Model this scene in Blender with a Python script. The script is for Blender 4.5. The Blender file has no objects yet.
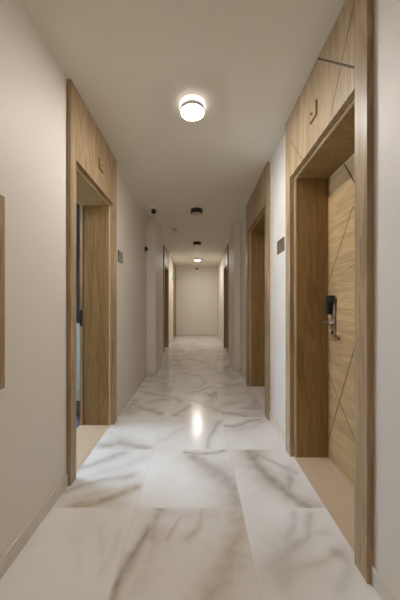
import bpy, math, random
import numpy as np
C = bpy.context.scene.collection
SC = bpy.context.scene
random.seed(7)

# ------------------------------------------------------------------ camera facts (400x600 frame)
F, CX, CY, EYE = 260.0, 198.0, 305.0, 1.155     # focal length px, principal point, eye height
CEIL = 2.6
WL, WR = -0.84, 0.728                           # wall faces left / right
Y_BACK, Y_END = -5.6, 9.69

# ------------------------------------------------------------------ materials
def new_mat(name):
    m = bpy.data.materials.new(name); m.use_nodes = True
    nt = m.node_tree
    return m, nt, nt.nodes['Principled BSDF']

def plain(name, col, rough=0.5, metal=0.0, var=0.04, scale=30, bump=0.0):
    m, nt, b = new_mat(name)
    tc = nt.nodes.new('ShaderNodeTexCoord')
    n = nt.nodes.new('ShaderNodeTexNoise'); n.inputs['Scale'].default_value = scale; n.inputs['Detail'].default_value = 4
    nt.links.new(tc.outputs['Object'], n.inputs['Vector'])
    r = nt.nodes.new('ShaderNodeValToRGB')
    r.color_ramp.elements[0].position = 0.3; r.color_ramp.elements[1].position = 0.7
    r.color_ramp.elements[0].color = [max(0, c*(1-var)) for c in col]+[1]
    r.color_ramp.elements[1].color = [min(1, c*(1+var)) for c in col]+[1]
    nt.links.new(n.outputs['Fac'], r.inputs['Fac']); nt.links.new(r.outputs['Color'], b.inputs['Base Color'])
    b.inputs['Roughness'].default_value = rough; b.inputs['Metallic'].default_value = metal
    if bump:
        bp = nt.nodes.new('ShaderNodeBump'); bp.inputs['Strength'].default_value = bump; bp.inputs['Distance'].default_value = 0.002
        nt.links.new(n.outputs['Fac'], bp.inputs['Height']); nt.links.new(bp.outputs['Normal'], b.inputs['Normal'])
    return m

def emit(name, col, strength):
    m, nt, b = new_mat(name)
    b.inputs['Base Color'].default_value = (*col, 1)
    b.inputs['Emission Color'].default_value = (*col, 1)
    b.inputs['Emission Strength'].default_value = strength
    return m

def wood(name, light, dark, axis='Z', contrast=1.0, rough=0.42, broad=7.0):
    """oak veneer: long fibres along one axis, broad tone bands, cathedral figure"""
    m, nt, b = new_mat(name)
    tc = nt.nodes.new('ShaderNodeTexCoord')
    def mapped(across, along):
        mp = nt.nodes.new('ShaderNodeMapping')
        s = {'Z': (across, across, along), 'Y': (across, along, across)}[axis]
        mp.inputs['Scale'].default_value = s
        nt.links.new(tc.outputs['Object'], mp.inputs['Vector']); return mp
    def noise(mp, sc, det, dist=0.0):
        n = nt.nodes.new('ShaderNodeTexNoise'); n.inputs['Scale'].default_value = sc
        n.inputs['Detail'].default_value = det; n.inputs['Distortion'].default_value = dist
        nt.links.new(mp.outputs['Vector'], n.inputs['Vector']); return n
    n1 = noise(mapped(broad, 0.7), 1.6, 3, 0.8)          # broad bands
    n2 = noise(mapped(60, 1.6), 1.5, 6, 0.2)             # fibres
    n3 = noise(mapped(170, 7), 1.2, 3)                   # pores
    def mth(op, a, bb):
        n = nt.nodes.new('ShaderNodeMath'); n.operation = op
        for i, v in enumerate((a, bb)):
            if isinstance(v, (int, float)): n.inputs[i].default_value = v
            else: nt.links.new(v, n.inputs[i])
        return n.outputs[0]
    # cathedral rings
    rings = mth('SINE', mth('MULTIPLY', n1.outputs['Fac'], 38.0), 0)
    rings = mth('MULTIPLY', rings, 0.08*contrast)
    v = mth('ADD', mth('MULTIPLY', n1.outputs['Fac'], 0.45), mth('MULTIPLY', n2.outputs['Fac'], 0.40))
    v = mth('ADD', v, mth('MULTIPLY', n3.outputs['Fac'], 0.15))
    v = mth('ADD', v, rings)
    r = nt.nodes.new('ShaderNodeValToRGB')
    r.color_ramp.elements[0].position = 0.5-0.17/contrast; r.color_ramp.elements[1].position = 0.5+0.17/contrast
    r.color_ramp.elements[0].color = (*dark, 1); r.color_ramp.elements[1].color = (*light, 1)
    nt.links.new(v, r.inputs['Fac']); nt.links.new(r.outputs['Color'], b.inputs['Base Color'])
    b.inputs['Roughness'].default_value = rough
    bp = nt.nodes.new('ShaderNodeBump'); bp.inputs['Strength'].default_value = 0.15; bp.inputs['Distance'].default_value = 0.001
    nt.links.new(n2.outputs['Fac'], bp.inputs['Height']); nt.links.new(bp.outputs['Normal'], b.inputs['Normal'])
    return m

M = {}
M['wall'] = plain('wall_paint', (0.745, 0.695, 0.628), 0.55, var=0.012, scale=160, bump=0.06)
M['ceiling'] = plain('ceiling_paint', (0.83, 0.795, 0.705), 0.7, var=0.01, scale=120)
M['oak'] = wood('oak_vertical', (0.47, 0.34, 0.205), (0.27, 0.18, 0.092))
M['oak_lining_shaded'] = wood('oak_lining_shaded', (0.37, 0.238, 0.102), (0.225, 0.137, 0.05))  # same oak made darker, shade of the recess put into the colour
M['oak_leaf'] = wood('oak_leaf_horizontal', (0.50, 0.335, 0.168), (0.325, 0.205, 0.092), axis='Y', contrast=1.0, broad=9)
M['groove'] = plain('dark_groove', (0.05, 0.028, 0.013), 0.6)  # shade inside the wide routed grooves, put into a dark colour
M['seam'] = plain('thin_brown_groove', (0.12, 0.066, 0.03), 0.6)  # thin grooves, their shade painted brown
M['threshold'] = plain('beige_stone', (0.60, 0.46, 0.325), 0.35, var=0.03, scale=9)
M['bronze'] = plain('bronze_plate', (0.17, 0.13, 0.08), 0.4, 0.3)
M['brass'] = plain('aged_brass', (0.36, 0.24, 0.10), 0.4, 0.6)
M['bronze_satin'] = plain('satin_bronze', (0.27, 0.20, 0.13), 0.45, 0.4)
M['edge'] = wood('oak_edge_band', (0.70, 0.54, 0.34), (0.58, 0.42, 0.24))
M['steel'] = plain('satin_nickel', (0.62, 0.57, 0.50), 0.28, 1.0)
M['black'] = plain('black_plastic', (0.008, 0.008, 0.010), 0.45)
M['dark_metal'] = plain('dark_brown_metal', (0.022, 0.018, 0.015), 0.5)
M['white_metal'] = plain('white_enamel', (0.85, 0.84, 0.82), 0.4)
M['white_plastic'] = plain('white_plastic', (0.72, 0.70, 0.66), 0.4)
M['opal'] = plain('unlit_opal_glass', (0.52, 0.47, 0.40), 0.3)
M['lit'] = emit('lit_opal_glass', (1.0, 0.965, 0.925), 50.0)
M['lit_ring'] = emit('added_side_glow', (1.0, 0.965, 0.925), 0.25)  # glow added round the housing to brighten its rim and the ceiling
M['lit_far'] = emit('lit_opal_glass_far', (1.0, 0.95, 0.87), 56.0)
M['exit'] = emit('green_exit_panel', (0.05, 0.36, 0.20), 0.12)
M['blue'] = plain('pale_blue_front', (0.46, 0.56, 0.58), 0.35)
M['grey'] = plain('slate_grey', (0.10, 0.10, 0.13), 0.5)
M['linen'] = plain('beige_board', (0.55, 0.47, 0.37), 0.8, var=0.08, scale=200)
M['room_wall'] = plain('room_paint', (0.5, 0.5, 0.5), 0.8)

def glass_mat():
    m, nt, b = new_mat('window_glass')
    b.inputs['Base Color'].default_value = (0.9, 0.95, 1, 1); b.inputs['Roughness'].default_value = 0.02
    b.inputs['Transmission Weight'].default_value = 1.0; b.inputs['IOR'].default_value = 1.05
    return m
M['glass'] = glass_mat()

def marble(name, use_attr):
    m, nt, b = new_mat(name)
    N, L = nt.nodes, nt.links
    tc = N.new('ShaderNodeTexCoord')
    def mix(fac, a, bb):
        n = N.new('ShaderNodeMix'); n.data_type = 'RGBA'
        if isinstance(fac, float): n.inputs[0].default_value = fac
        else: L.new(fac, n.inputs[0])
        for i, v in ((6, a), (7, bb)):
            if isinstance(v, tuple): n.inputs[i].default_value = (*v, 1)
            else: L.new(v, n.inputs[i])
        return n.outputs[2]
    n = N.new('ShaderNodeTexNoise'); n.inputs['Scale'].default_value = 2.2; n.inputs['Detail'].default_value = 5
    n.inputs['Distortion'].default_value = 0.6
    L.new(tc.outputs['Object'], n.inputs['Vector'])
    rp = N.new('ShaderNodeValToRGB'); rp.color_ramp.elements[0].position = 0.35; rp.color_ramp.elements[1].position = 0.65
    rp.color_ramp.elements[0].color = (0.775, 0.745, 0.72, 1); rp.color_ramp.elements[1].color = (0.835, 0.825, 0.81, 1)
    L.new(n.outputs['Fac'], rp.inputs['Fac'])
    col = rp.outputs['Color']
    if use_attr:
        at = N.new('ShaderNodeAttribute'); at.attribute_name = 'veins'
        sep = N.new('ShaderNodeSeparateColor'); L.new(at.outputs['Color'], sep.inputs['Color'])
        nf = N.new('ShaderNodeTexNoise'); nf.inputs['Scale'].default_value = 16; nf.inputs['Detail'].default_value = 6
        L.new(tc.outputs['Object'], nf.inputs['Vector'])
        mr = N.new('ShaderNodeMapRange'); mr.inputs[1].default_value = 0.3; mr.inputs[2].default_value = 0.7
        mr.inputs[3].default_value = 0.7; mr.inputs[4].default_value = 1.2
        L.new(nf.outputs['Fac'], mr.inputs[0])
        def mul(o):
            q = N.new('ShaderNodeMath'); q.operation = 'MULTIPLY'; q.use_clamp = True
            L.new(o, q.inputs[0]); L.new(mr.outputs[0], q.inputs[1]); return q.outputs[0]
        col = mix(mul(sep.outputs['Green']), col, (0.46, 0.36, 0.25))
        col = mix(mul(sep.outputs['Red']), col, (0.34, 0.31, 0.275))
        col = mix(sep.outputs['Blue'], col, (0.50, 0.46, 0.41))
    else:
        n2 = N.new('ShaderNodeTexNoise'); n2.inputs['Scale'].default_value = 3; n2.inputs['Detail'].default_value = 6
        n2.inputs['Distortion'].default_value = 1.5
        L.new(tc.outputs['Object'], n2.inputs['Vector'])
        r2 = N.new('ShaderNodeValToRGB')
        e = r2.color_ramp.elements; e[0].position = 0.46; e[0].color = (0, 0, 0, 1); e[1].position = 0.54; e[1].color = (0, 0, 0, 1)
        q = e.new(0.5); q.color = (0.6, 0.6, 0.6, 1)
        L.new(n2.outputs['Fac'], r2.inputs['Fac'])
        col = mix(r2.outputs['Color'], col, (0.40, 0.34, 0.28))
    L.new(col, b.inputs['Base Color'])
    b.inputs['Roughness'].default_value = 0.19
    b.inputs['IOR'].default_value = 1.42
    return m
M['marble'] = marble('marble_tiles', True)
M['skirting'] = plain('stone_skirting', (0.66, 0.61, 0.54), 0.3, var=0.10, scale=7)

# ------------------------------------------------------------------ mesh helpers
class MB:
    def __init__(s): s.v, s.f = [], []
    def box(s, x0, x1, y0, y1, z0, z1):
        x0, x1 = min(x0, x1), max(x0, x1); y0, y1 = min(y0, y1), max(y0, y1); z0, z1 = min(z0, z1), max(z0, z1)
        n = len(s.v)
        s.v += [(x, y, z) for z in (z0, z1) for x, y in ((x0, y0), (x1, y0), (x1, y1), (x0, y1))]
        s.f += [tuple(n+i for i in q) for q in ((3,2,1,0),(4,5,6,7),(0,1,5,4),(1,2,6,5),(2,3,7,6),(3,0,4,7))]
        return s
    def prism(s, pts, axis, a, b):
        """polygon extruded along axis 'X' between a and b; pts are (y,z)"""
        n = len(s.v); k = len(pts)
        mk = {'X': lambda t, p: (t, p[0], p[1]), 'Y': lambda t, p: (p[0], t, p[1]), 'Z': lambda t, p: (p[0], p[1], t)}[axis]
        s.v += [mk(a, p) for p in pts] + [mk(b, p) for p in pts]
        s.f += [tuple(n+i for i in range(k))[::-1], tuple(n+k+i for i in range(k))]
        s.f += [(n+i, n+(i+1) % k, n+k+(i+1) % k, n+k+i) for i in range(k)]
        return s
    def lathe(s, prof, c, axis=(0, 0, 1), seg=40):
        """prof: (radius, height along axis); axis unit vector"""
        from mathutils import Vector
        ax = Vector(axis).normalized(); t = Vector((1, 0, 0)) if abs(ax.x) < 0.9 else Vector((0, 1, 0))
        e1 = ax.cross(t).normalized(); e2 = ax.cross(e1); c = Vector(c)
        n = len(s.v)
        for r, h in prof:
            for k in range(seg):
                a = 2*math.pi*k/seg
                s.v.append(tuple(c + ax*h + e1*(r*math.cos(a)) + e2*(r*math.sin(a))))
        for i in range(len(prof)-1):
            for k in range(seg):
                k2 = (k+1) % seg
                s.f.append((n+i*seg+k, n+i*seg+k2, n+(i+1)*seg+k2, n+(i+1)*seg+k))
        s.f.append(tuple(n+k for k in range(seg))[::-1]); m = n+(len(prof)-1)*seg
        s.f.append(tuple(m+k for k in range(seg)))
        return s
    def build(s, name, mat, parent=None, bevel=0.0, smooth=False):
        me = bpy.data.meshes.new(name)
        off = parent_world(parent) if parent else (0, 0, 0)
        me.from_pydata([(x-off[0], y-off[1], z-off[2]) for x, y, z in s.v], [], s.f)
        import bmesh
        bm = bmesh.new(); bm.from_mesh(me); bmesh.ops.recalc_face_normals(bm, faces=bm.faces); bm.to_mesh(me); bm.free()
        me.materials.append(M[mat])
        o = bpy.data.objects.new(name, me); C.objects.link(o)
        if parent: o.parent = parent
        if smooth:
            for p in me.polygons: p.use_smooth = True
            me.set_sharp_from_angle(angle=math.radians(40))
        if bevel:
            md = o.modifiers.new('bevel', 'BEVEL'); md.width = bevel; md.segments = 2; md.limit_method = 'ANGLE'
        return o

def parent_world(o):
    x = y = z = 0.0
    while o: x += o.location.x; y += o.location.y; z += o.location.z; o = o.parent
    return (x, y, z)

def tag(o, label, cat, group=None, kind=None):
    o['label'] = label; o['category'] = cat
    if group: o['group'] = group
    if kind: o['kind'] = kind
    return o
def struct(o, label=None, cat=None):
    o['kind'] = 'structure'
    if label: o['label'] = label; o['category'] = cat
    return o
def empty(name, loc):
    o = bpy.data.objects.new(name, None); o.location = loc; o.empty_display_size = 0.1; C.objects.link(o); return o

# ------------------------------------------------------------------ floor: marble tiles with traced veins
def unproj(px, py):
    Y = EYE*F/(py-CY); return ((px-CX)/F*Y, Y)
# (image-free) list of veins as seen on the tiles: points, half width m, strength, hue (0 grey, 1 tan)
V = [
 ([(254,454),(258,466),(268,476),(280,486),(292,496),(310,507)], .034, .66, 0),
 ([(254,454),(258,466),(268,476),(280,486),(292,496),(310,507)], .060, .55, 1),
 ([(256,453),(270,460),(284,466),(298,472)], .014, .50, 0),
 ([(293,470),(291,482),(286,490)], .024, .50, 0),
 ([(184,452),(198,454),(214,453.5),(226,451)], .012, .62, 0),
 ([(192,456),(204,466),(220,476),(232,488),(239,503)], .036, .50, 0),
 ([(192,456),(204,466),(220,476),(232,488),(239,503)], .060, .32, 1),
 ([(75,470),(93,464),(108,458),(123,453)], .020, .50, 0),
 ([(66,491),(84,484),(105,479),(132,475)], .020, .50, 0),
 ([(80,480),(100,472),(124,466),(145,458)], .030, .18, 0),
 ([(76,506),(99,503),(120,496),(136,487)], .034, .75, 1),
 ([(70,500),(92,495),(118,489),(134,482)], .020, .35, 1),
 ([(103,446),(109,446)], .022, .62, 0),
 ([(119,442),(131,444.5),(146,447)], .024, .42, 0),
 ([(119,442),(131,444.5),(146,447)], .045, .30, 1),
 ([(207,448),(211,437),(220,421)], .016, .48, 0),
 ([(222,425),(234,426),(247,422),(260,420)], .016, .66, 0),
 ([(228,430),(250,427),(268,421)], .030, .25, 0),
 ([(160,440),(178,430),(195,424)], .030, .22, 0),
 ([(135,405),(147,409),(161,414)], .034, .55, 0),
 ([(135,386),(141,387)], .040, .60, 0),
 ([(140,391),(157,394),(172,399)], .040, .45, 0),
 ([(150,402),(168,399),(186,404)], .045, .40, 0),
 ([(176,415),(184,411),(190,406)], .030, .55, 0),
 ([(210,397),(216,393)], .035, .55, 0),
 ([(222,413),(238,414),(250,417)], .025, .50, 0),
 ([(205,409),(224,404),(243,401)], .040, .30, 0),
 ([(214,389),(230,387),(240,384)], .040, .35, 0),
 # first full row in front of the camera
 ([(160,509.5),(156,524),(154,540)], .018, .40, 0),
 ([(159,509),(161,510.5)], .014, .75, 0),
 ([(152,530),(136,554),(124,576),(114,598),(106,618)], .012, .62, 0),
 ([(152,530),(136,554),(124,576),(114,598),(106,618)], .030, .55, 1),
 ([(180,516),(168,540)], .016, .42, 1),
 ([(203,511),(198,526),(188,536)], .020, .45, 1),
 ([(160,512),(190,514),(225,514)], .055, .32, 1),
 ([(165,530),(150,560),(140,590)], .060, .22, 1),
 ([(241,513),(237,537),(227,562),(212,596),(205,615)], .048, .60, 1),
 ([(228,512),(216,540),(206,570)], .070, .18, 1),
 ([(120,535),(116,556),(100,576)], .020, .16, 1),
 ([(102,530),(103,556)], .016, .16, 1),
 ([(75,540),(77,572)], .020, .12, 1),
 ([(292,511),(290,524),(285,538)], .022, .34, 0),
 ([(308,513),(304,536),(294,545),(280,554)], .026, .42, 0),
 ([(306,530),(316,534),(326,534)], .026, .26, 0),
 ([(284,577),(296,566),(316,564),(336,556)], .034, .40, 1),
 ([(330,552),(337,554),(344,564)], .030, .36, 0),
 ([(272,560),(280,553)], .045, .22, 0),
 ([(340,590),(346,570)], .030, .30, 0),
]
TX = [-0.953, -0.353, 0.247, 0.847]; TY0, TS = 0.88, 0.60

def build_floor():
    rng = np.random.default_rng(11)
    xs = np.unique(np.concatenate([np.arange(-0.86, 0.75, 0.008), np.array([-0.353, 0.247])]))
    ys = np.concatenate([np.arange(Y_BACK, 0.9, 0.04), np.arange(0.9, 4.0, 0.008), np.arange(4.0, Y_END+0.03, 0.025)])
    X, Y = np.meshgrid(xs, ys)
    col = np.searchsorted(TX, X); row = np.floor((Y-TY0)/TS).astype(int)
    # domain warp
    def wob(a, b, s):
        o = np.zeros_like(X)
        for k in range(5):
            fr = 6*1.9**k; th = rng.uniform(0, 6.28); ph = rng.uniform(0, 6.28)
            o += np.sin(fr*(X*np.cos(th)+Y*np.sin(th))+ph)/1.75**k
        return o*s
    WX, WY = X+wob(0, 0, .011), Y+wob(0, 0, .011)
    WV = np.clip(1+wob(0, 0, .35), .35, 1.8)
    gray = np.zeros_like(X); tan = np.zeros_like(X)
    def seg_dist(P):
        d = np.full(X.shape, 9.0)
        for (ax, ay), (bx, by) in zip(P[:-1], P[1:]):
            vx, vy = bx-ax, by-ay; L2 = vx*vx+vy*vy+1e-12
            t = np.clip(((WX-ax)*vx+(WY-ay)*vy)/L2, 0, 1)
            d = np.minimum(d, np.hypot(WX-ax-t*vx, WY-ay-t*vy))
        return d
    def add(P, w, s, hue):
        mx = np.mean([p[0] for p in P]); my = np.mean([p[1] for p in P])
        c0 = np.searchsorted(TX, mx); r0 = int(np.floor((my-TY0)/TS))
        keep = (col == c0) & (row == r0)
        d = seg_dist(P); g = (0.6*s*np.exp(-(d/(w*.95*WV))**2)+0.50*s*np.exp(-(d/(w*2.6*WV))**2))*keep
        if hue: np.maximum(tan, g, out=tan)
        else: np.maximum(gray, g, out=gray)
    for pts, w, s, hue in V:
        add([unproj(*p) for p in pts], w, s, hue)
    # veins of the tiles further off and of the tiles behind the camera
    for r in list(range(-11, 0)) + list(range(3, 15)):
        for c in range(1, 4):
            cx0 = TX[c-1]; cy0 = TY0+r*TS
            for k in range(4):
                a = rng.uniform(0.1, 0.9)+(1.57 if rng.random() < 0.3 else 0); a *= rng.choice([-1, 1])
                x0, y0 = cx0+rng.uniform(.05, .55), cy0+rng.uniform(.05, .55)
                P = [(x0, y0)]
                for q in range(3):
                    a += rng.normal(0, .35)
                    P.append((P[-1][0]+.14*math.cos(a), P[-1][1]+.14*math.sin(a)))
                add([( min(max(p[0], cx0+.01), cx0+.59), min(max(p[1], cy0+.01), cy0+.59)) for p in P],
                    rng.uniform(.015, .05), rng.uniform(.2, .5), 1 if rng.random() < 0.35 else 0)
    grout = np.zeros_like(X)
    for t in TX: grout = np.maximum(grout, np.clip(1-np.abs(X-t)/.0045, 0, 1))
    ry = np.abs((Y-TY0+TS/2) % TS-TS/2); grout = np.maximum(grout, np.clip(1-ry/.0045, 0, 1))
    ny, nx = X.shape
    verts = np.stack([X.ravel(), Y.ravel(), np.zeros(X.size)], 1)
    i = np.arange((ny-1)*(nx-1)); a = (i//(nx-1))*nx+i % (nx-1)
    faces = np.stack([a, a+1, a+nx+1, a+nx], 1)
    # underside, so the floor is a slab
    me = bpy.data.meshes.new('floor')
    me.vertices.add(len(verts)); me.vertices.foreach_set('co', verts.ravel())
    me.loops.add(faces.size); me.loops.foreach_set('vertex_index', faces.ravel().astype(np.int32))
    me.polygons.add(len(faces)); me.polygons.foreach_set('loop_start', np.arange(0, faces.size, 4, dtype=np.int32))
    me.update(calc_edges=True)
    ca = me.color_attributes.new('veins', 'FLOAT_COLOR', 'POINT')
    ca.data.foreach_set('color', np.stack([gray.ravel(), tan.ravel(), grout.ravel()*.28, np.ones(X.size)], 1).ravel().astype(np.float32))
    me.materials.append(M['marble'])
    o = bpy.data.objects.new('floor', me); C.objects.link(o)
    return struct(o, 'polished white marble tile floor with grey and tan veins', 'floor')
build_floor()

# ------------------------------------------------------------------ doors (numbers: outer Y range, post width, header height)
DOORS = {
 'R1': dict(s=1, Y0=1.077, Y1=2.08, p0=.086, p1=.102, zt=2.124),
 'R2': dict(s=1, Y0=2.62, Y1=3.79, p0=.11, p1=.10, zt=2.20),
 'R3': dict(s=1, Y0=6.20, Y1=7.10, p0=.09, p1=.09, zt=2.124),
 'L1': dict(s=-1, Y0=1.66, Y1=2.60, p0=.077, p1=.09, zt=2.124),
 'L2': dict(s=-1, Y0=6.29, Y1=7.24, p0=.09, p1=.09, zt=2.124),
 'L3': dict(s=-1, Y0=8.84, Y1=9.66, p0=.09, p1=.09, zt=2.124),
}
RB = .03      # rebate of the casing inside the wall opening
def openings(s): return sorted([(d['Y0']+d['p0']-RB, d['Y1']-d['p1']+RB, d['zt']+RB) for d in DOORS.values() if d['s'] == s])

# ------------------------------------------------------------------ walls, ceiling
T = 0.295
def side_wall(s, x):
    b = MB(); y = Y_BACK
    for a, e, zt in openings(s):
        b.box(x, x+s*T, y, a, 0, CEIL); b.box(x, x+s*T, a, e, zt, CEIL); y = e
    b.box(x, x+s*T, y, Y_END, 0, CEIL)
    return b
struct(side_wall(-1, WL).build('wall_left', 'wall'), 'cream painted wall along the left of the corridor', 'wall')
struct(side_wall(1, WR).build('wall_right', 'wall'), 'cream painted wall along the right of the corridor', 'wall')
XR2 = WR+T; XL2 = WL-T
struct(MB().box(XR2, XR2+.1, Y_BACK, Y_END, 0, CEIL).build('light_backing_right', 'wall'))  # unseen backing added behind the doors to block sky light
struct(MB().box(XL2, XL2-.1, 4.3, Y_END, 0, CEIL).box(XL2, XL2-.1, Y_BACK, 1.3, 0, CEIL).build('light_backing_left', 'wall'))  # same added light block on the left, open at the side room
struct(MB().box(-1.3, 1.2, Y_END, Y_END+.12, 0, CEIL).build('wall_end', 'wall'), 'plain beige wall closing the far end of the corridor', 'wall')
struct(MB().box(-1.3, 1.2, Y_BACK, Y_BACK-.12, 0, CEIL).build('wall_back', 'wall'))
struct(MB().box(-3.4, 1.2, Y_BACK-.1, Y_END+.1, CEIL, CEIL+.12).build('ceiling', 'ceiling'), 'plain off-white corridor ceiling', 'ceiling')
struct(MB().box(-3.4, 1.2, Y_BACK-.1, Y_END+.1, -.14, -.012).build('floor_slab', 'grey'))
struct(MB().box(WL, -.69, 4.24, 5.02, 0, CEIL).build('wall_pillar_left', 'wall', bevel=.006), 'shallow wall pillar projecting on the left side', 'pillar')
struct(MB().box(WR, .63, 4.50, 5.25, 0, CEIL).build('wall_pillar_right', 'wall', bevel=.006), 'shallow wall pillar projecting on the right side', 'pillar')

# side room seen through the open left door
RX = -3.3
struct(MB().box(RX, XL2, 4.2, 4.3, 0, CEIL).build('wall_room_far', 'room_wall'))
struct(MB().box(RX, XL2, 1.2, 1.3, 0, CEIL).build('wall_room_near', 'room_wall'))
w = MB(); wy0, wy1, wz0, wz1 = 1.9, 3.5, .85, 2.2
w.box(RX, RX-.12, 1.2, wy0, 0, CEIL).box(RX, RX-.12, wy1, 4.3, 0, CEIL).box(RX, RX-.12, wy0, wy1, 0, wz0).box(RX, RX-.12, wy0, wy1, wz1, CEIL)
struct(w.build('wall_room_window', 'room_wall'))
struct(MB().box(RX, XL2-.0, 1.3, 4.2, -.012, 0).build('floor_room', 'grey'))
win = struct(empty('added_window_1', (RX, wy0, wz0)))  # unseen window, added so daylight reaches the cabinet
f = MB(); t = .05
f.box(RX-.01, RX-.07, wy0, wy0+t, wz0, wz1).box(RX-.01, RX-.07, wy1-t, wy1, wz0, wz1)
f.box(RX-.01, RX-.07, wy0+t, wy1-t, wz0, wz0+t).box(RX-.01, RX-.07, wy0+t, wy1-t, wz1-t, wz1)
f.build('window_frame', 'white_plastic', win)
MB().box(RX-.035, RX-.043, wy0+t, wy1-t, wz0+t, wz1-t).build('window_pane', 'glass', win)

# baseboards
def skirting(s, x, extra):
    b = MB(); y = Y_BACK; H, D = .078, .010
    cuts = sorted([(d['Y0'], d['Y1']) for d in DOORS.values() if d['s'] == s] + [extra[:2]])
    for a, e in cuts:
        b.box(x, x-s*D, y, a, 0, H); y = e
    if Y_END-y > .05: b.box(x, x-s*D, y, Y_END-.011, 0, H)
    a, e, px = extra
    b.box(px, px-s*D, a, e, 0, H); b.box(x, px-s*D, a-D, a, 0, H); b.box(x, px-s*D, e, e+D, 0, H)
    return b
struct(skirting(-1, WL, (4.24, 5.02, -.69)).build('baseboard_left', 'skirting', bevel=.002), 'low marble baseboard along the left wall', 'baseboard')
struct(skirting(1, WR, (4.50, 5.25, .63)).build('baseboard_right', 'skirting', bevel=.002), 'low marble baseboard along the right wall', 'baseboard')
struct(MB().box(WL, WR, Y_END-.01, Y_END, 0, .078).build('baseboard_end', 'skirting', bevel=.002), 'low baseboard under the far end wall', 'baseboard')

# ------------------------------------------------------------------ door units
def strip(pts, w, x0, x1):
    """bar between two (y,z) points, w wide"""
    (a, b), (c, d) = pts; L = math.hypot(c-a, d-b); ny, nz = -(d-b)/L*w/2, (c-a)/L*w/2
    return MB().prism([(a+ny, b+nz), (c+ny, d+nz), (c-ny, d-nz), (a-ny, b-nz)], 'X', x0, x1)

def clip_line(p, q, y0, y1, z0, z1):
    (ya, za), (yb, zb) = p, q; t0, t1 = 0.0, 1.0
    for a, d, lo, hi in ((ya, yb-ya, y0, y1), (za, zb-za, z0, z1)):
        if abs(d) < 1e-9: continue
        u, v = (lo-a)/d, (hi-a)/d
        if u > v: u, v = v, u
        t0, t1 = max(t0, u), min(t1, v)
    return ((ya+t0*(yb-ya), za+t0*(zb-za)), (ya+t1*(yb-ya), za+t1*(zb-za))) if t1 > t0 else None

def lock_set(leaf, s, xf, y, g):
    """electronic lock on the corridor face of a leaf; y = outer edge of the plate, g = +1 when it sits at the far edge"""
    n = -s; t = lambda v: y+g*v
    MB().box(xf, xf+n*.014, t(-.052), y, .90, 1.20).build('lock_plate', 'bronze_satin', leaf, bevel=.004)
    MB().prism([(t(-.062), 1.225), (t(.004), 1.225), (t(.004), 1.10), (t(-.026), 1.085), (t(-.034), 1.165), (t(-.062), 1.175)], 'X', xf+n*.014, xf+n*.050).build('card_reader', 'black', leaf, bevel=.004)
    MB().lathe([(.024, 0), (.024, .008), (.013, .012), (.012, .062)], (xf+n*.014, t(-.022), 1.03), (n, 0, 0), 24).build('handle_rose', 'steel', leaf, smooth=True)
    MB().box(xf+n*.060, xf+n*.088, t(-.132), t(-.008), 1.020, 1.040).build('lever_handle', 'steel', leaf, bevel=.006)
    MB().lathe([(.011, 0), (.011, .006)], (xf+n*.014, t(-.026), .955), (n, 0, 0), 20).build('keyhole', 'black', leaf)
    MB().box(xf, xf+n*.020, t(-.094), t(-.040), .912, .932).build('thumb_latch', 'brass', leaf, bevel=.003)

def marker(root, s, xf, y0, z0):
    """mirrored-L brass number bracket with a round stud, on the header"""
    n = -s
    o = MB().prism([(y0-.012, z0), (y0+.075, z0), (y0+.075, z0+.014), (y0, z0+.014), (y0, z0+.088), (y0-.012, z0+.088)], 'X', xf, xf+n*.012).build('number_bracket', 'brass', root, bevel=.002)
    MB().lathe([(.008, 0), (.008, .008), (.005, .012)], (xf, y0+.062, z0+.058), (n, 0, 0), 16).build('number_stud', 'brass', o, smooth=True)

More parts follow.
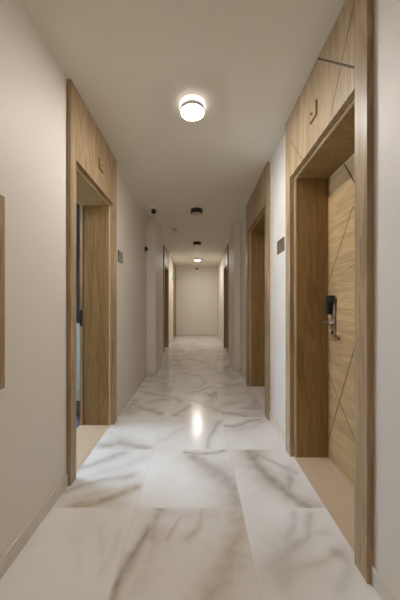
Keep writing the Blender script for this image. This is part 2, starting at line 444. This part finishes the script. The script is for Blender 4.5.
def door(n, key, label, mode):
    d = DOORS[key]; s = d['s']; Y0, Y1, p0, p1, zt = d['Y0'], d['Y1'], d['p0'], d['p1'], d['zt']
    wx = WR if s > 0 else WL
    xf = wx-s*.028                       # casing face
    a, e = Y0+p0, Y1-p1                  # opening
    root = empty('door_%d' % n, (wx, (Y0+Y1)/2, 0)); struct(root, label, 'door')
    ZT = CEIL-.002
    MB().box(xf, wx, Y0, a, 0, ZT).box(wx, wx+s*.017, a-RB, a, 0, zt).build('casing_post', 'oak', root, bevel=.0015)
    MB().box(xf, wx, e, Y1, 0, ZT).box(wx, wx+s*.017, e, e+RB, 0, zt).build('casing_post', 'oak', root, bevel=.0015)
    hp = MB().box(xf, wx, a, e, zt, ZT).box(wx, wx+s*.017, a-RB, e+RB, zt, zt+RB).build('header_panel', 'oak', root, bevel=.001)
    lin = .012; li = wx+s*.018; xd = wx+s*.257      # lining from casing back to the leaf
    MB().box(li, xd, a-RB, a+lin, 0, zt).build('jamb_lining', 'oak_lining_shaded', root, bevel=.001)
    MB().box(li, xd, e-lin, e+RB, 0, zt).build('jamb_lining', 'oak_lining_shaded', root, bevel=.001)
    MB().box(li, xd, a+lin, e-lin, zt-lin, zt).box(li, xd, a-RB, e+RB, zt, zt+RB).build('soffit_lining', 'oak_lining_shaded', root, bevel=.001)
    MB().box(wx, wx+s*T, a+lin, e-lin, -.012, .002).build('threshold', 'marble' if key == 'R2' else 'threshold', root)
    MB().box(li-s*.012, li-s*.0005, a+.001, a+lin, 0, zt-.001).build('edge_band', 'edge', root)
    MB().box(li-s*.012, li-s*.0005, e-lin, e-.001, 0, zt-.001).build('edge_band', 'edge', root)
    MB().box(li-s*.012, li-s*.0005, a+lin, e-lin, zt-lin, zt-.001).build('edge_band', 'edge', root)
    if mode != 'open':
        leaf = MB().box(xd, xd+s*.036, a, e, .006, zt-.001).build('door_leaf', 'oak_leaf', root)
        lf = xd
        lines = [((1.651,1.784),(1.99,1.28),.007,'seam'), ((1.60,.965),(1.99,.075),.008,'seam'), ((1.99,.665),(1.60,.275),.007,'seam'),
                 ((1.50,1.72),(1.78,2.15),.011,'groove'), ((1.99,1.32),(1.60,1.42),.002,'seam'), ((1.651,1.784),(1.2,1.10),.004,'seam')]
        off = a-(DOORS['R1']['Y0']+DOORS['R1']['p0'])
        for (p, q, wd, mt) in lines:
            c = clip_line((p[0]+off, p[1]), (q[0]+off, q[1]), a+.01, e-.01, .01, zt-.02)
            if c: strip(c, wd, lf-s*.0006, lf+s*.003).build('groove_strip', mt, leaf)  # dark bar stands in for a shaded, cut groove
        lock_set(leaf, s, lf, *((a+lin+.062, -1) if key == 'R2' else (e-lin-.062, 1)))
    else:
        # frame rebate with the strike plate, and the leaf swung into the room against the near side
        fr = MB().box(xd+s*.010, wx+s*T, e-lin-.004, e+RB, 0, zt-lin).build('door_frame', 'oak', root, bevel=.001)
        MB().box(xd+s*.012, wx+s*T, e-lin-.010, e-lin-.004, .955, 1.105).build('strike_plate', 'black', fr, bevel=.001)
        MB().box(xd+s*.004, wx+s*T, a-RB, a+lin, 0, zt-lin).build('door_frame', 'oak', root, bevel=.001)
        MB().box(xd+s*.004, wx+s*T, a-RB, e+RB, zt-lin, zt+RB).build('door_frame', 'oak', root, bevel=.001)
        leaf = MB().box(wx+s*(T+.005), wx+s*(T+.75), a-.05, a-.008, .008, zt-.02).build('door_leaf', 'oak_leaf', root)
        MB().lathe([(.024, 0), (.024, .008), (.012, .012), (.012, .05)], (wx+s*(T+.69), a-.008, 1.03), (0, 1, 0), 24).build('handle_rose', 'steel', leaf, smooth=True)
        MB().box(wx+s*(T+.58), wx+s*(T+.70), a+.04, a+.06, 1.02, 1.04).build('lever_handle', 'steel', leaf, bevel=.005)
    return root, hp, xf, a, e, zt

r1, hp, xf, a, e, zt = door(1, 'R1', 'nearest oak door on the right, set deep in a full-height oak surround', 'closed')
for p, q, wd, mt in (((1.52,2.597),(1.143,2.196),.009,'groove'), ((1.163,2.512),(1.39,2.126),.006,'seam'), ((1.977,2.41),(1.742,2.126),.005,'seam')):
    c = clip_line(p, q, a+.001, e-.001, zt+.001, CEIL-.003)
    strip(c, wd, xf-.0006, xf+.003).build('groove_strip', mt, hp)
marker(r1, 1, xf, 1.536, 2.272)
l1, hp, xf, a, e, zt = door(2, 'L1', 'nearest doorway on the left with its door standing open into a room', 'open')
for p, q, wd, mt in (((1.77,2.50),(1.90,2.126),.004,'seam'), ((2.30,2.597),(2.509,2.30),.004,'seam')):
    c = clip_line(p, q, a+.001, e-.001, zt+.001, CEIL-.003)
    strip(c, wd, xf-.003, xf+.0006).build('groove_strip', mt, hp)
marker(l1, -1, xf, 2.135, 2.275)
door(3, 'R2', 'second oak doorway on the right beyond the bronze room sign', 'closed')
door(4, 'R3', 'farthest oak doorway on the right beyond the wall pillar', 'closed')
door(5, 'L2', 'second oak doorway on the left beyond the wall pillar', 'closed')
door(6, 'L3', 'last oak doorway on the left at the end wall', 'closed')

# ------------------------------------------------------------------ ceiling lamps
def lamp(y, lit, label, housing, diff):
    x = -.04 if y < 3 else -.02
    r = empty('ceiling_lamp', (x, y, CEIL)); tag(r, label, 'lamp', 'round surface lamps along the ceiling')
    R, H = .09, .062
    MB().lathe([(R, 0), (R, H-.004), (R-.004, H), (R-.010, H), (R-.012, H-.004)], (x, y, CEIL-.0005), (0, 0, -1), 56).build('lamp_housing', housing, r, smooth=True)
    if lit == 1: MB().lathe([(R+.001, .004), (R+.003, .006), (R+.003, .038), (R+.001, .040)], (x, y, CEIL-.0005), (0, 0, -1), 56).build('side_glow_ring', 'lit_ring', r, smooth=True)
    MB().lathe([(R-.013, H-.006), (R-.013, H+.002), (R-.02, H+.006), (R-.04, H+.009), (.01, H+.010)], (x, y, CEIL-.0005), (0, 0, -1), 56).build('lamp_diffuser', diff, r, smooth=True)
lamp(1.87, 1, 'large glowing round white ceiling lamp nearest the viewer', 'white_metal', 'lit')
lamp(3.94, 0, 'unlit dark round ceiling lamp next beyond the bright near lamp', 'dark_metal', 'opal')
lamp(6.0, 0, 'smaller unlit dark ceiling lamp just before the far lit lamp', 'dark_metal', 'opal')
lamp(8.07, 2, 'small lit ceiling lamp farthest down the corridor', 'white_metal', 'lit_far')
lamp(-3.2, 1, 'unseen ceiling lamp added behind the camera as fill light', 'white_metal', 'lit')  # added fill lamp out of view, lifts the near floor and walls

# ------------------------------------------------------------------ small fittings
o = empty('smoke_detector', (-.43, 4.94, CEIL)); tag(o, 'flat white smoke detector on the ceiling between the dark lamps and left wall', 'smoke detector')
MB().lathe([(.062, 0), (.062, .012), (.052, .030), (.03, .034)], (-.43, 4.94, CEIL), (0, 0, -1), 36).build('detector_base', 'white_plastic', o, smooth=True)
MB().lathe([(.026, .034), (.026, .044), (.018, .047)], (-.43, 4.94, CEIL), (0, 0, -1), 28).build('detector_sensor', 'opal', o, smooth=True)

cx, cy = -.655, 3.83
o = empty('security_camera', (cx, cy, CEIL)); tag(o, 'small security camera with black lens and white ceiling mount near the left wall', 'camera')
MB().lathe([(.058, 0), (.058, .018), (.046, .034), (.032, .040)], (cx, cy, CEIL), (0, 0, -1), 32).build('camera_mount', 'white_plastic', o, smooth=True)
prof = [(.0375*math.sin(t), -.0375*math.cos(t)) for t in [math.pi*k/12 for k in range(1, 12)]]
MB().lathe(prof, (cx+.004, cy-.012, CEIL-.072), (.1, -.75, -.6), 28).build('camera_ball', 'black', o, smooth=True)
MB().lathe([(.018, .030), (.018, .041), (.012, .042)], (cx+.004, cy-.012, CEIL-.072), (.1, -.75, -.6), 20).build('camera_lens', 'black', o, smooth=True)

def room_sign(s, y0, y1, label):
    wx = WR if s > 0 else WL; n = -s; zc = 1.672
    r = empty('room_sign', (wx, (y0+y1)/2, zc-.058)); tag(r, label, 'sign', 'bronze room signs beside the doors')
    MB().box(wx, wx+n*.010, y0, y1, zc-.058, zc+.058).build('sign_plate', 'bronze', r, bevel=.002)
room_sign(-1, 2.715, 2.875, 'blank bronze rectangular sign on the left wall past the open doorway')
room_sign(1, 2.185, 2.365, 'blank bronze rectangular sign on the right wall between the two oak doorways')

o = empty('wall_sensor', (WL, 4.06, 2.03)); tag(o, 'small black sensor on a pale round base on the left wall before the pillar', 'sensor')
MB().lathe([(.055, 0), (.055, .008), (.048, .012)], (WL, 4.06, 2.03), (1, 0, 0), 32).build('sensor_base', 'white_plastic', o, smooth=True)
MB().lathe([(.036, .012), (.036, .035), (.026, .052), (.010, .058)], (WL, 4.06, 2.03), (1, 0, 0), 28).build('sensor_head', 'black', o, smooth=True)

o = empty('exit_sign', (WL, 8.45, 1.95)); tag(o, 'green exit sign mounted high on the far left wall', 'sign')
MB().box(WL, WL+.022, 8.28, 8.62, 1.955, 2.135).build('sign_case', 'white_plastic', o, bevel=.003)
MB().box(WL+.022, WL+.026, 8.29, 8.61, 1.965, 2.125).build('sign_face', 'exit', o)

o = empty('wall_detector', (-.05, Y_END, 2.50)); tag(o, 'tiny grey detector high on the far end wall', 'detector')
MB().box(-.10, 0, Y_END-.03, Y_END, 2.47, 2.53).build('detector_body', 'bronze', o, bevel=.008)
MB().box(-.075, -.025, Y_END-.034, Y_END-.03, 2.48, 2.50).build('detector_window', 'black', o)

# framed board cut by the left edge of the picture
fy0, fy1, fz0, fz1 = .45, 1.100, .804, 1.612
o = empty('framed_board', (WL, .8, fz0)); tag(o, 'oak framed board on the left wall cut off by the picture edge', 'board')
fw = .055; fx = WL+.024
for box in ((fy0, fy0+fw, fz0, fz1), (fy1-fw, fy1, fz0, fz1), (fy0+fw, fy1-fw, fz0, fz0+fw), (fy0+fw, fy1-fw, fz1-fw, fz1)):
    MB().box(WL, fx, *box).build('frame_rail', 'oak', o, bevel=.002)
MB().box(WL, WL+.012, fy0+fw, fy1-fw, fz0+fw, fz1-fw).build('board_face', 'linen', o)

# cabinet inside the side room
cx0, cx1, cy0, cy1 = -1.90, -1.185, 2.66, 3.15
o = empty('cabinet', ((cx0+cx1)/2, (cy0+cy1)/2, 0)); tag(o, 'tall dark cabinet with pale blue lower doors seen through the open left doorway', 'cabinet')
MB().box(cx0, cx1, cy0+.02, cy1, .12, 2.42).build('cabinet_body', 'grey', o, bevel=.003)
MB().box(cx0+.01, cx1-.01, cy0+.04, cy1-.01, 0, .12).build('plinth', 'grey', o)
MB().box(cx0, cx1, cy0, cy0+.02, .175, .275).build('drawer', 'blue', o, bevel=.002)
MB().box(cx0, cx1, cy0, cy0+.02, .28, .965).build('lower_door', 'blue', o, bevel=.002)
MB().box(cx0, cx1, cy0, cy0+.02, .98, 2.41).build('upper_door', 'black', o, bevel=.002)

# ------------------------------------------------------------------ world (daylight for the added, unseen room window), camera, colour
wd = bpy.data.worlds.new('World'); SC.world = wd; wd.use_nodes = True
nt = wd.node_tree; bg = nt.nodes['Background']
bg.inputs['Color'].default_value = (0.72, 0.86, 1.0, 1); bg.inputs['Strength'].default_value = 4.0

cam = bpy.data.cameras.new('Camera'); co = bpy.data.objects.new('Camera', cam); C.objects.link(co)
cam.sensor_fit = 'VERTICAL'; cam.sensor_height = 36.0; cam.lens = 36.0*F/600.0
cam.shift_x = (200-CX)/600.0; cam.shift_y = (CY-300)/600.0
co.location = (0, 0, EYE); co.rotation_euler = (math.pi/2, 0, 0); cam.clip_start = .01
SC.camera = co
SC.view_settings.view_transform = 'Standard'; SC.view_settings.look = 'None'; SC.view_settings.gamma = 1.0
SC.view_settings.use_curve_mapping = False
SC.view_settings.exposure = 2.50
SC.cycles.max_bounces = 12; SC.cycles.diffuse_bounces = 8; SC.cycles.glossy_bounces = 6
SC.cycles.use_denoising = True
